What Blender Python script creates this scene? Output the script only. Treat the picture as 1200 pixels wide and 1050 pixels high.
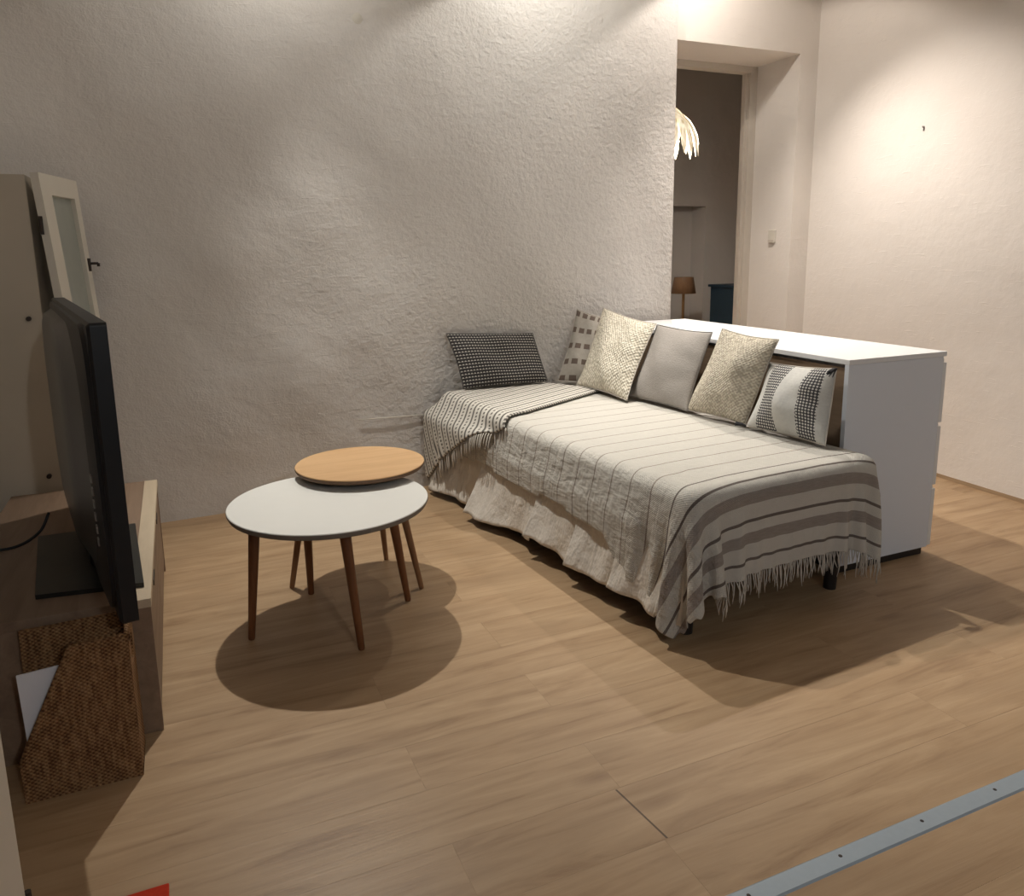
import bpy, bmesh, math, random
import numpy as np
from mathutils import Vector, Matrix

S = bpy.context.scene
COL = S.collection
for o in list(bpy.data.objects): bpy.data.objects.remove(o)
PI = math.pi

# ------------------------------------------------------------------ camera
YAW, PITCH, ROLL, FPX, CYP, CH = -0.411, 0.188, -0.013, 900.92, 464.49, 1.163
def cam_axes():
    cy, sy = math.cos(YAW), math.sin(YAW)
    f = Vector((-sy*math.cos(PITCH), cy*math.cos(PITCH), -math.sin(PITCH)))
    r = Vector((cy, sy, 0)); u = r.cross(f)
    c, s = math.cos(ROLL), math.sin(ROLL)
    return c*r+s*u, -s*r+c*u, f
r_, u_, f_ = cam_axes()
cd = bpy.data.cameras.new('camera'); cam = bpy.data.objects.new('camera', cd); COL.objects.link(cam)
M = Matrix.Identity(4)
for i in range(3):
    M[i][0], M[i][1], M[i][2] = r_[i], u_[i], -f_[i]
M[2][3] = CH
cam.matrix_world = M
cd.sensor_fit = 'HORIZONTAL'; cd.sensor_width = 36; cd.lens = FPX/1200*36
cd.shift_y = (CYP-525)/1200; cd.clip_start = .02
S.camera = cam

# ------------------------------------------------------------------ world, lights, exposure
S.view_settings.view_transform = 'Standard'; S.view_settings.look = 'None'
S.view_settings.gamma = 1; S.view_settings.use_curve_mapping = False
S.view_settings.exposure = 0.0
w = bpy.data.worlds.new('world'); S.world = w; w.use_nodes = True
w.node_tree.nodes['Background'].inputs[0].default_value = (.5, .72, 1.0, 1)
w.node_tree.nodes['Background'].inputs[1].default_value = .09
def spot(loc, tgt, power, size, blend, col, rad=.022):
    l = bpy.data.lights.new('downlight_beam', 'SPOT'); l.energy = power; l.spot_size = size; l.spot_blend = blend
    l.color = col; l.shadow_soft_size = rad
    o = bpy.data.objects.new('downlight_beam', l); COL.objects.link(o); o.location = loc
    o.rotation_euler = (Vector(tgt)-Vector(loc)).to_track_quat('-Z', 'Y').to_euler()
CEIL = 2.66
LAMPS = [(.47, 3.24), (1.66, 3.12), (2.62, 3.22)]
WARM = (1.0, .97, .905)
def downlight(k, core_tgt, core, size, spill, spill_size, col, st=(0, 1.2)):
    x, y = LAMPS[k]
    spot((x, y, 2.60), core_tgt, core, math.radians(size), .85, col)      # beam
    spot((x, y, 2.60), (x+st[0], y+st[1], 0), spill, math.radians(spill_size), .22, col)   # weak spill of the same lamp
downlight(0, (.86, 2.42, 0), 150, 77, 9, 122, WARM)
downlight(1, (2.15, 2.2, 0), 140, 70, 17, 128, WARM, (.5, .9))
downlight(2, (3.15, 2.5, 0), 112, 104, 13, 138, (1.0, .91, .83), (.8, .7))
def point(name, loc, power, rad, col):
    l = bpy.data.lights.new(name, 'POINT'); l.energy = power; l.shadow_soft_size = rad; l.color = col
    o = bpy.data.objects.new(name, l); COL.objects.link(o); o.location = loc
point('entrance_lamp_glow', (.8, -2.4, 2.388), 66, .05, (.93, .97, 1.0))

# ------------------------------------------------------------------ helpers
class MB:
    def __init__(s): s.bm = bmesh.new()
    def box(s, c, d, rz=0, bevel=0, rot=None):
        g = bmesh.ops.create_cube(s.bm, size=1)['verts']
        bmesh.ops.scale(s.bm, vec=d, verts=g)
        if bevel:
            es = list({e for v in g for e in v.link_edges})
            r = bmesh.ops.bevel(s.bm, geom=es, offset=bevel, segments=2, affect='EDGES', profile=.5)
            g = list({v for f in r['faces'] for v in f.verts} | {v for v in g if v.is_valid})
        m = rot if rot is not None else Matrix.Rotation(rz, 3, 'Z')
        bmesh.ops.rotate(s.bm, cent=(0, 0, 0), matrix=m, verts=g)
        bmesh.ops.translate(s.bm, vec=c, verts=g); return s
    def b2(s, lo, hi, bevel=0):
        lo, hi = Vector(lo), Vector(hi); return s.box((lo+hi)/2, [abs(x) for x in (hi-lo)], bevel=bevel)
    def tube(s, pts, rad, n=12, cap=True):
        pts = [Vector(p) for p in pts]
        if not isinstance(rad, (list, tuple)): rad = [rad]*len(pts)
        rings = []; up = None
        for i, p in enumerate(pts):
            d = (pts[min(i+1, len(pts)-1)]-pts[max(i-1, 0)]).normalized()
            if up is None: up = Vector((1, 0, 0)) if abs(d.x) < .9 else Vector((0, 1, 0))
            a = d.cross(up).normalized(); b = d.cross(a).normalized(); up = b.cross(d) if False else up
            rings.append([s.bm.verts.new(p+(a*math.cos(t)+b*math.sin(t))*rad[i]) for t in [2*PI*k/n for k in range(n)]])
        for i in range(len(rings)-1):
            for k in range(n): s.bm.faces.new((rings[i][k], rings[i][(k+1) % n], rings[i+1][(k+1) % n], rings[i+1][k]))
        if cap: s.bm.faces.new(rings[0][::-1]); s.bm.faces.new(rings[-1])
        return s
    def lathe(s, prof, c=(0, 0, 0), n=64):
        rings = []
        for r, z in prof:
            if r < 1e-6: rings.append([s.bm.verts.new((c[0], c[1], c[2]+z))])
            else: rings.append([s.bm.verts.new((c[0]+r*math.cos(2*PI*k/n), c[1]+r*math.sin(2*PI*k/n), c[2]+z)) for k in range(n)])
        for a, b in zip(rings, rings[1:]):
            for k in range(n):
                k2 = (k+1) % n
                if len(a) == 1 and len(b) > 1: s.bm.faces.new((a[0], b[k], b[k2]))
                elif len(b) == 1 and len(a) > 1: s.bm.faces.new((a[k], b[0], a[k2]))
                elif len(a) > 1: s.bm.faces.new((a[k], b[k], b[k2], a[k2]))
        return s
    def prism(s, poly, axis, lo, hi, bevel=0):
        """poly of 2D points; axis 0/1/2 is the extrusion axis"""
        def P(a, t):
            v = list(a); v.insert(axis, t); return v
        A = [s.bm.verts.new(P(q, lo)) for q in poly]; B = [s.bm.verts.new(P(q, hi)) for q in poly]
        n = len(poly); s.bm.faces.new(A); s.bm.faces.new(B[::-1])
        for k in range(n): s.bm.faces.new((A[k], B[k], B[(k+1) % n], A[(k+1) % n]))
        return s
    def build(s, name, mat, parent=None, smooth=False, loc=None):
        bmesh.ops.recalc_face_normals(s.bm, faces=s.bm.faces)
        me = bpy.data.meshes.new(name); s.bm.to_mesh(me); s.bm.free()
        return link(name, me, mat, parent, smooth)
def link(name, me, mat, parent=None, smooth=False):
    if mat: me.materials.append(mat)
    o = bpy.data.objects.new(name, me); COL.objects.link(o)
    if smooth:
        me.polygons.foreach_set('use_smooth', [True]*len(me.polygons))
        if smooth == 'auto':
            try: me.set_sharp_from_angle(angle=.6)
            except Exception: pass
    if parent:
        o.parent = parent
        off = Vector((0, 0, 0)); q = parent      # geometry is written in world coordinates
        while q: off += q.location; q = q.parent
        o.location = -off
    return o
def thing(name, label, cat, loc=(0, 0, 0), group=None):
    o = bpy.data.objects.new(name, None); COL.objects.link(o); o.location = loc; o.empty_display_size = .05
    bpy.context.view_layer.update()
    return tag(o, label, cat, group)
def tag(o, label, cat, group=None):
    o['label'] = label; o['category'] = cat
    if group: o['group'] = group
    return o
def struct(o): o['kind'] = 'structure'; return o
def recentre(o, loc):
    """move a mesh object's origin to loc without moving its shape"""
    loc = Vector(loc); o.data.transform(Matrix.Translation(-loc)); o.location = Vector(o.location)+loc; return o

# ------------------------------------------------------------------ materials
class NT:
    def __init__(s, name, rough=.6, spec=.3, metal=0):
        s.m = bpy.data.materials.new(name); s.m.use_nodes = True; s.t = s.m.node_tree
        s.b = s.t.nodes['Principled BSDF']; s.b.inputs['Roughness'].default_value = rough
        s.b.inputs['Specular IOR Level'].default_value = spec; s.b.inputs['Metallic'].default_value = metal
        s.tc = s.n('ShaderNodeTexCoord')
    def n(s, t, **kw):
        x = s.t.nodes.new(t)
        for k, v in kw.items(): setattr(x, k, v)
        return x
    def set(s, sock, v):
        if isinstance(v, bpy.types.NodeSocket): s.t.links.new(v, sock)
        elif isinstance(v, (tuple, list)):
            sock.default_value = (*v, 1) if len(v) == 3 and len(sock.default_value) == 4 else v
        else: sock.default_value = v
    def co(s, kind='Object', scale=(1, 1, 1), loc=(0, 0, 0), rot=(0, 0, 0)):
        m = s.n('ShaderNodeMapping'); s.set(m.inputs[0], s.tc.outputs[kind]); m.inputs['Scale'].default_value = scale
        m.inputs['Location'].default_value = loc; m.inputs['Rotation'].default_value = rot; return m.outputs[0]
    def noise(s, co, scale, detail=4, rough=.55, dist=0):
        x = s.n('ShaderNodeTexNoise'); s.set(x.inputs['Vector'], co); x.inputs['Scale'].default_value = scale
        x.inputs['Detail'].default_value = detail; x.inputs['Roughness'].default_value = rough; x.inputs['Distortion'].default_value = dist
        return x.outputs[0]
    def vor(s, co, scale, feature='F1'):
        x = s.n('ShaderNodeTexVoronoi', feature=feature); s.set(x.inputs['Vector'], co); x.inputs['Scale'].default_value = scale; return x.outputs[0]
    def math(s, op, a, b=0.0, c=None, clamp=False):
        x = s.n('ShaderNodeMath', operation=op, use_clamp=clamp); s.set(x.inputs[0], a); s.set(x.inputs[1], b)
        if c is not None: s.set(x.inputs[2], c)
        return x.outputs[0]
    def xyz(s, co):
        x = s.n('ShaderNodeSeparateXYZ'); s.set(x.inputs[0], co); return x.outputs
    def mix(s, f, a, b, mode='MIX'):
        x = s.n('ShaderNodeMix', data_type='RGBA', blend_type=mode); s.set(x.inputs[0], f); s.set(x.inputs[6], a); s.set(x.inputs[7], b); return x.outputs[2]
    def ramp(s, f, stops):
        x = s.n('ShaderNodeValToRGB'); s.set(x.inputs[0], f); e = x.color_ramp.elements
        while len(e) < len(stops): e.new(.5)
        for k, (p, c) in enumerate(stops): e[k].position = p; e[k].color = (*c, 1)
        return x.outputs[0]
    def col(s, c): s.set(s.b.inputs['Base Color'], c); return s
    def rough(s, c): s.set(s.b.inputs['Roughness'], c); return s
    def bump(s, h, dist=.002, strength=1.0):
        x = s.n('ShaderNodeBump'); s.set(x.inputs['Height'], h); x.inputs['Distance'].default_value = dist; x.inputs['Strength'].default_value = strength
        if s.b.inputs['Normal'].is_linked: s.set(x.inputs['Normal'], s.b.inputs['Normal'].links[0].from_socket)
        s.set(s.b.inputs['Normal'], x.outputs[0]); return s
    def band(s, v, lo, hi):
        return s.math('MULTIPLY', s.math('GREATER_THAN', v, lo), s.math('LESS_THAN', v, hi))
def g3(v): return (v, v, v)

def plaster(name, base, coarse=1.0, fine=1.0, warp=1.0, rough_right=False):
    t = NT(name, rough=.88, spec=.15)
    co = t.co('Object')
    big = t.noise(co, 1.3, 5, .6)
    t.col(t.mix(t.math('MULTIPLY', t.ramp(big, [(.3, g3(0)), (.72, g3(1))]), .35), base, tuple(c*.86 for c in base)))
    a = t.noise(co, 2.4, 3, .5)
    t.bump(a, .022*warp, 1)
    b = t.noise(co, 9, 2, .5, .15)
    t.bump(b, .006*coarse, 1)
    # trowelled, pebbly roughness that comes and goes over the wall
    area = t.ramp(t.noise(co, .9, 2, .5), [(.35, g3(.25)), (.62, g3(1))])
    if rough_right:      # the pebbly plaster gets coarser towards the doorway end
        area = t.math('MULTIPLY', t.math('ADD', area, .35), t.ramp(t.math('DIVIDE', t.xyz(co)[0], 2.6), [(.15, g3(.32)), (.62, g3(1.25))]))
    c = t.noise(co, 42, 3, .55, .1)
    t.bump(t.math('MULTIPLY', c, area), 0.0062*fine, 1)
    d = t.noise(co, 120, 2, .5)
    t.bump(d, .0014*fine, 1)
    # scratches of the trowel
    s2 = t.noise(t.co('Object', scale=(3, 3, 30), rot=(0, .3, 0)), 3.0, 3, .6, .8)
    t.bump(t.ramp(s2, [(.62, g3(0)), (.70, g3(1))]), .0006, 1)
    return t.m
M_wall = plaster('back_wall_plaster', (.71, .675, .635), .8, 1.0, 1.0, True)
M_wall2 = plaster('smooth_wall_plaster', (.83, .775, .715), .45, .30, .6)
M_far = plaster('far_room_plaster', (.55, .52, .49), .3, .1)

def floor_mat():
    t = NT('oak_laminate', rough=.42, spec=.35)
    P = t.co('Object', loc=(-.806, -1.115, 0))
    def cells(px=1.0):
        br = t.n('ShaderNodeTexBrick'); t.set(br.inputs['Vector'], P); br.offset = .305; br.offset_frequency = 2; br.squash = 1
        br.inputs['Scale'].default_value = 1; br.inputs['Brick Width'].default_value = 1.28; br.inputs['Row Height'].default_value = .168
        br.inputs['Mortar Size'].default_value = .0007; br.inputs['Mortar Smooth'].default_value = .25
        br.inputs['Color1'].default_value = (0, 0, 0, 1); br.inputs['Color2'].default_value = (1, 1, 1, 1); br.inputs['Mortar'].default_value = (.5, .5, .5, 1)
        return br
    br = cells(); tone = br.outputs['Color']; mort = br.outputs['Fac']
    sp = t.xyz(P)
    off = t.n('ShaderNodeCombineXYZ'); tv = t.xyz(tone)[0]
    t.set(off.inputs[0], t.math('MULTIPLY', tv, 9.7)); t.set(off.inputs[1], t.math('MULTIPLY', tv, 5.3)); 
    ad = t.n('ShaderNodeVectorMath', operation='ADD'); t.set(ad.inputs[0], P); t.set(ad.inputs[1], off.outputs[0])
    def mp(sc):
        m = t.n('ShaderNodeMapping'); t.set(m.inputs[0], ad.outputs[0]); m.inputs['Scale'].default_value = sc; return m.outputs[0]
    grain = t.noise(mp((1.0, 9, 1)), 2.4, 6, .62, .7)
    fine = t.noise(mp((2.2, 60, 1)), 3.0, 3, .6)
    cloud = t.noise(mp((.8, 2.6, 1)), 1.9, 3, .5, .5)
    base = t.ramp(grain, [(.28, (.255, .150, .076)), (.45, (.39, .254, .140)), (.72, (.50, .346, .204))])
    base = t.mix(t.math('MULTIPLY', fine, .30), base, (.34, .23, .135))
    base = t.mix(t.math('MULTIPLY', t.ramp(cloud, [(.52, g3(0)), (.72, g3(1))]), .50), base, (.30, .195, .11))
    base = t.mix(t.math('MULTIPLY', tv, .05), base, (.42, .26, .15))
    kn = t.vor(mp((1.1, 3.6, 1)), 1.75)
    base = t.mix(t.math('MULTIPLY', t.ramp(kn, [(.02, g3(1)), (.15, g3(0))]), .60), base, (.20, .11, .055))
    base = t.mix(t.math('MULTIPLY', mort, .13), base, (.22, .135, .07))
    # one open joint between two board ends
    x, y, z = sp
    gap = t.band(t.math('ADD', x, t.math('MULTIPLY', y, .12)), .006, .0105)
    gap = t.math('MULTIPLY', gap, t.band(y, .002, .166))
    base = t.mix(t.math('MULTIPLY', gap, .85), base, (.06, .035, .018))
    t.col(base)
    t.rough(t.ramp(fine, [(.2, g3(.36)), (.8, g3(.50))]))
    t.bump(fine, .0004); t.bump(t.math('MULTIPLY', mort, -1.0), .0006)
    return t.m
M_floor = floor_mat()

def plain(name, c, rough=.5, spec=.35, metal=0, var=.06, scale=20):
    t = NT(name, rough, spec, metal); nz = t.noise(t.co('Object'), scale, 3)
    t.col(t.mix(nz, c, tuple(max(0, k*(1-var*2)) for k in c))); t.bump(nz, .0003); return t.m
def wood(name, a, b, axis=0, rough=.42, scale=6, spec=.35):
    t = NT(name, rough, spec); sc = [9, 9, 9]; sc[axis] = .9
    n1 = t.noise(t.co('Object', scale=sc), scale, 5, .6, .5); sc2 = [60, 60, 60]; sc2[axis] = 3
    n2 = t.noise(t.co('Object', scale=sc2), 3, 2)
    t.col(t.mix(t.math('MULTIPLY', n2, .35), t.ramp(n1, [(.3, a), (.7, b)]), a)); t.bump(n2, .0003); return t.m
M_white = plain('white_lacquer', (.80, .80, .80), .38, .4, var=.01)
M_white_cool = plain('white_lacquer_cool_light', (.74, .77, .82), .45, .35, var=.01)  # chest white with the cool fill light on its side tinted in
M_hard = wood('brown_hardboard', (.20, .135, .085), (.26, .18, .115), 1, .7)
M_tabw = plain('white_laminate', (.80, .79, .745), .33, .4, var=.015)
M_taba = wood('oak_veneer', (.56, .33, .155), (.72, .47, .25), 0, .38, 2.2)
M_edge = plain('grey_edge', (.20, .175, .15), .5)
M_edgeb = plain('brown_edge', (.16, .095, .055), .5)
M_leg = wood('walnut_stained_leg', (.13, .048, .018), (.24, .095, .036), 2, .38, 4)
M_legl = wood('light_walnut_leg', (.20, .095, .042), (.33, .17, .08), 2, .42, 4)
M_black = plain('black_plastic', (.012, .012, .013), .45, .35, var=.1)
M_blackgl = plain('glossy_black_plastic', (.016, .017, .015), .30, .5, var=.1)
M_screen = plain('dark_screen_glass', (.006, .006, .007), .12, .5, var=0)
M_dark = plain('dark_stained_wood', (.022, .017, .014), .5)
M_metal = plain('brushed_aluminium', (.34, .40, .45), .45, .5, .35, .05, 60)
M_iron = plain('dark_iron', (.05, .04, .035), .5, .4, .6)
M_cream = plain('cream_painted_wood', (.52, .46, .37), .55, .3, var=.06, scale=6)
M_creaml = plain('pale_painted_wood', (.68, .64, .56), .5, .3, var=.05, scale=6)
M_frame = plain('door_frame_paint', (.66, .60, .52), .5, .3, var=.04)
M_console = wood('console_oak', (.20, .13, .085), (.30, .205, .14), 1, .5, 3)
M_console_lit = wood('console_oak_lit', (.50, .40, .28), (.62, .50, .36), 1, .5, 3)  # console oak made paler, the light on its edge put into the colour
M_paper = plain('white_paper', (.80, .80, .84), .7, .1, var=.01)
M_red = plain('red_mat_pile', (.52, .045, .02), .9, .1, var=.1, scale=150)
M_switch = plain('switch_plastic', (.70, .66, .58), .35, .4, var=.01)
M_navy = plain('navy_paint', (.012, .028, .045), .5, .3)
M_brass = plain('brass_base', (.28, .16, .07), .4, .5, .6)
def glass_mat():
    t = NT('ribbed_glass', .28, .5); n1 = t.noise(t.co('Object', scale=(1, 1, 1)), 14, 3)
    t.col(t.mix(n1, (.38, .41, .37), (.30, .33, .30))); t.b.inputs['Metallic'].default_value = .25
    return t.m
M_glass = glass_mat()
def wicker():
    t = NT('woven_seagrass', .75, .2); co = t.co('Object')
    x, y, z = t.xyz(co)
    s = t.math('ADD', x, y)
    w1 = t.math('SINE', t.math('MULTIPLY', z, 2*PI/.009)); w2 = t.math('SINE', t.math('MULTIPLY', s, 2*PI/.012))
    h = t.math('MULTIPLY', w1, w2); nz = t.noise(t.co('Object', scale=(1, 1, .25)), 120, 3)
    v = t.math('ADD', t.math('MULTIPLY', h, .25), nz)
    t.col(t.ramp(v, [(.25, (.10, .045, .018)), (.5, (.24, .125, .055)), (.85, (.38, .22, .105))]))
    t.bump(v, .004); return t.m
M_wick = wicker()

def weave(t, sc=900, d=.0006):
    u = t.xyz(t.tc.outputs['UV']); a = t.math('SINE', t.math('MULTIPLY', u[0], sc)); b = t.math('SINE', t.math('MULTIPLY', u[1], sc))
    t.bump(t.math('MULTIPLY', a, b), d)
def wrinkle(t, sc=(9, 9, 9), d=.012, detail=5):
    t.bump(t.noise(t.co('UV', scale=sc), 1.0, detail, .6, .15), d)
LN = (.565, .535, .48)
def throw_mat():
    t = NT('striped_cotton_throw', .92, .1); u, v, _ = t.xyz(t.tc.outputs['UV'])   # metres; v from the front hem
    base = t.mix(t.noise(t.co('UV', scale=(1, 1, 1)), 55, 3), LN, tuple(c*.88 for c in LN))
    vv = t.math('ADD', v, t.math('MULTIPLY', t.math('SUBTRACT', t.noise(t.co('UV'), 7, 1), .5), .006))
    dk = t.math('ADD', t.band(vv, .044, .053), t.band(vv, .160, .169)); dk = t.math('ADD', dk, t.band(vv, .277, .284)); dk = t.math('ADD', dk, t.band(vv, .330, .3355))
    th = t.math('ADD', t.band(vv, .097, .131), t.band(vv, .213, .246))
    nz = t.noise(t.co('UV', scale=(30, 260, 1)), 1, 2)
    c = t.mix(t.math('MULTIPLY', th, t.math('ADD', .62, t.math('MULTIPLY', nz, .4)), clamp=True), base, (.24, .20, .175))
    c = t.mix(t.math('MULTIPLY', dk, .86), c, (.085, .06, .052))
    # the fine lines over the top of the bed
    ph = t.math('FRACT', t.math('DIVIDE', t.math('SUBTRACT', vv, .330), .098))
    ln = t.math('MULTIPLY', t.math('LESS_THAN', ph, .052), t.math('GREATER_THAN', vv, .35))
    c = t.mix(t.math('MULTIPLY', ln, .78), c, (.20, .155, .125))
    t.col(c); wrinkle(t, (6, 9, 1), .009, 4)
    side = t.ramp(u, [(.30, g3(1)), (.42, g3(0))])           # the long drop is badly crumpled, the top lies smooth
    cr = t.math('ADD', t.noise(t.co('UV', scale=(34, 13, 1)), 1.0, 4, .6, .3), t.math('MULTIPLY', t.noise(t.co('UV', scale=(7, 22, 1)), 1.0, 3, .6, .2), 1.3))
    t.bump(t.math('MULTIPLY', cr, side), .016); t.bump(t.noise(t.co('UV', scale=(60, 14, 1)), 1.5, 3), .002); weave(t); return t.m
def blanket_mat():
    t = NT('striped_folk_blanket', .93, .1); u, v, _ = t.xyz(t.tc.outputs['UV'])
    ph = t.math('FRACT', t.math('DIVIDE', v, .029))
    dash = t.math('GREATER_THAN', t.math('SINE', t.math('MULTIPLY', u, 2*PI/.017)), -.25)
    row = t.math('LESS_THAN', ph, .42)
    alt = t.math('GREATER_THAN', t.math('FRACT', t.math('DIVIDE', v, .058)), .5)
    m = t.math('MULTIPLY', row, t.math('MAXIMUM', alt, dash))
    t.col(t.mix(t.math('MULTIPLY', m, .85), (.62, .585, .52), (.06, .05, .045))); wrinkle(t, (8, 8, 1), .006); weave(t); return t.m
def linen_mat():
    t = NT('crumpled_linen', .9, .1); nz = t.noise(t.co('UV'), 30, 3)
    t.col(t.mix(nz, (.70, .645, .57), (.63, .58, .51))); wrinkle(t, (9, 7, 1), .022, 4); t.bump(t.noise(t.co('UV', scale=(26, 5, 1)), 1.5, 3, .6, .3), .008); return t.m
M_throw, M_blank, M_linen = throw_mat(), blanket_mat(), linen_mat()
M_fringe = plain('cotton_fringe', (.62, .57, .50), .95, .1)
def fabric(name, c, c2, sc=160, d=.002, wr=.01):
    t = NT(name, .95, .08); co = t.co('UV'); a = t.noise(co, sc*.4, 3)
    t.col(t.mix(a, c, c2)); wrinkle(t, (2.6, 3.2, 1), wr); t.bump(t.noise(co, sc, 2), d); return t.m
def boucle(name, c, c2, sc=34):
    t = NT(name, .97, .05); co = t.co('UV'); u, v, _ = t.xyz(t.tc.outputs['UV'])
    wv = t.vor(co, sc)
    f = t.math('SINE', t.math('MULTIPLY', u, sc*4.6)); g = t.math('SINE', t.math('MULTIPLY', v, sc*4.6))
    h = t.math('ADD', t.math('MULTIPLY', t.math('MULTIPLY', f, g), .35), t.math('SUBTRACT', 1.0, wv))
    t.col(t.mix(t.ramp(h, [(.3, g3(0)), (.75, g3(1))]), c2, c)); t.bump(h, .005); wrinkle(t, (2.5, 2.5, 1), .014); return t.m
def lumbar_mat():
    t = NT('black_white_jacquard', .9, .08); u, v, _ = t.xyz(t.tc.outputs['UV'])
    a = t.math('SINE', t.math('MULTIPLY', t.math('ADD', u, v), 2*PI/.031)); b = t.math('SINE', t.math('MULTIPLY', t.math('SUBTRACT', u, v), 2*PI/.031))
    m = t.math('GREATER_THAN', t.math('MULTIPLY', a, b), .12)
    row = t.math('GREATER_THAN', t.math('SINE', t.math('MULTIPLY', v, 2*PI/.0155)), -.2)
    m = t.math('MULTIPLY', m, row)
    t.col(t.mix(m, (.045, .042, .042), (.50, .47, .42))); wrinkle(t, (2.5, 3, 1), .006); t.bump(m, .0008); return t.m
def bands_mat():
    t = NT('white_cushion_with_woven_bands', .92, .08); u, v, _ = t.xyz(t.tc.outputs['UV'])   # u 0..w
    a = t.math('SINE', t.math('MULTIPLY', t.math('ADD', u, v), 2*PI/.021)); b = t.math('SINE', t.math('MULTIPLY', t.math('SUBTRACT', u, v), 2*PI/.021))
    dot = t.math('GREATER_THAN', t.math('MULTIPLY', a, b), .22)
    uu = t.math('ADD', u, t.math('MULTIPLY', t.math('SINE', t.math('MULTIPLY', v, 2*PI/.0135)), .002))
    band = t.math('ADD', t.band(uu, .052, .138), t.band(uu, .232, .300))
    pat = t.mix(dot, (.075, .072, .075), (.62, .60, .55))
    body = t.mix(t.noise(t.co('UV'), 90, 2), (.60, .585, .545), (.50, .49, .46))
    t.col(t.mix(band, body, pat)); wrinkle(t, (7, 7, 1), .010); t.bump(dot, .0006); return t.m
def corner_mat():
    t = NT('cushion_with_brown_dashed_rows', .92, .08); u, v, _ = t.xyz(t.tc.outputs['UV'])
    row = t.math('LESS_THAN', t.math('FRACT', t.math('DIVIDE', v, .085)), .33)
    ds = t.math('GREATER_THAN', t.math('SINE', t.math('MULTIPLY', u, 2*PI/.055)), -.45)
    m = t.math('MULTIPLY', row, ds)
    t.col(t.mix(m, t.mix(t.noise(t.co('UV'), 40, 3), (.44, .405, .355), (.33, .30, .26)), (.15, .115, .095))); t.bump(m, .004); wrinkle(t, (6, 6, 1), .008); return t.m

# ------------------------------------------------------------------ the room shell
YB, YD, YR = 3.585, 3.63, 3.995      # textured wall face, door wall face, back of the door reveal
XE, XJ, ZL = 2.53, 3.414, 2.248      # end of textured wall, right jamb, lintel underside
def wall_x(y): return 3.465+(y-2.1)*.055
XL = -.62
m = MB().b2((-1.6, -2.6, -.08), (7.6, 8.0, 0)); struct(m.build('floor', M_floor))
M_ceil = plaster('ceiling_paint', (.74, .70, .64), .2, .1, .3)
m = MB().b2((XL-.3, -2.6, CEIL), (4.0, YR+.1, CEIL+.12)); struct(m.build('ceiling', M_ceil))
# textured back wall: a fine grid so that the old plaster really undulates
def wavy(x, z):
    return (.009*math.sin(1.7*x+.6)*math.sin(2.1*z+1)+.005*math.sin(5.1*x+2.2*z)+.003*math.sin(9.3*z-4*x+1)+.0025*math.sin(13*x+7*z))
def grid_wall(name, mat, x0, x1, z0, z1, y, thick, nx=110, nz=80):
    bm = bmesh.new(); V = [[bm.verts.new((x0+(x1-x0)*i/nx, y+wavy(x0+(x1-x0)*i/nx, z0+(z1-z0)*k/nz)*min(1, (nx-i)/6), z0+(z1-z0)*k/nz)) for k in range(nz+1)] for i in range(nx+1)]
    for i in range(nx):
        for k in range(nz): bm.faces.new((V[i][k], V[i+1][k], V[i+1][k+1], V[i][k+1]))
    for f in bm.faces: f.smooth = True
    # a rounded end towards the doorway, top, bottom and back
    e = [V[nx][k] for k in range(nz+1)]
    prev = e
    for dx, dy in ((.006, .004), (.012, .014), (.014, .03), (.014, thick)):
        cur = [bm.verts.new((x1+dx, y+dy, v.co.z)) for v in e]
        for k in range(nz): f = bm.faces.new((prev[k], cur[k], cur[k+1], prev[k+1])); f.smooth = True
        prev = cur
    b = [bm.verts.new((x0, y+thick, z0)), bm.verts.new((x1+.014, y+thick, z0)), bm.verts.new((x1+.014, y+thick, z1)), bm.verts.new((x0, y+thick, z1))]
    bm.faces.new(b)
    me = bpy.data.meshes.new(name); bm.to_mesh(me); bm.free(); return struct(link(name, me, mat))
grid_wall('wall_back', M_wall, XL, XE, 0, CEIL, YB, YR-YB)
# door wall above the lintel and right of the opening
m = MB().b2((XE-.05, YD, ZL), (XJ, YR, CEIL), bevel=0)
m.prism([(XJ, YD), (wall_x(YD)+.03, YD), (wall_x(YD)+.03, YR), (XJ, YR)], 2, 0, CEIL)
o = m.build('wall_doorway', M_wall2)
struct(o)
m = MB().prism([(wall_x(-2.6), -2.6), (wall_x(YR+.1), YR+.1), (4.0, YR+.1), (4.0, -2.6)], 2, 0, CEIL)
struct(m.build('wall_right', M_wall2))
m = MB().b2((XL-.3, 1.30, 0), (XL, YR+.1, CEIL)); struct(m.build('wall_left', M_wall2))
# door frame set at the back of the reveal
m = MB()
m.b2((XJ-.052, YR-.012, 0), (XJ+.0, YR+.06, ZL)); m.b2((XE+.01, YR-.012, ZL-.035), (XJ-.052, YR+.06, ZL))
m.b2((XE+.01, YR-.012, 0), (XE+.06, YR+.06, ZL-.035)); m.b2((XJ-.07, YR+.01, 0), (XJ-.052, YR+.045, ZL-.035))
struct(m.build('trim_doorway', M_frame))
# header and post of the wide opening the camera looks through
m = MB().b2((XL-.3, .86, 2.265), (wall_x(.9), .975, CEIL)); struct(m.build('wall_header', M_wall2))
m = MB().b2((XL-.3, .99, 0), (-.262, 1.13, 2.265), bevel=.004).b2((XL-.3, 1.13, 0), (-.285, 1.15, 2.265), bevel=.004)
struct(m.build('trim_post', M_creaml))
m = MB().b2((-.275, 1.131, .19), (-.262, 1.139, .27)).tube([(-.262, 1.139, .18), (-.262, 1.139, .28)], .005, 8); 
h = m.build('post_hinge', M_iron); tag(h, 'dark worn hinge on the edge of the pale post at the lower left', 'hinge'); recentre(h, (-.262, 1.139, .18))
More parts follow.
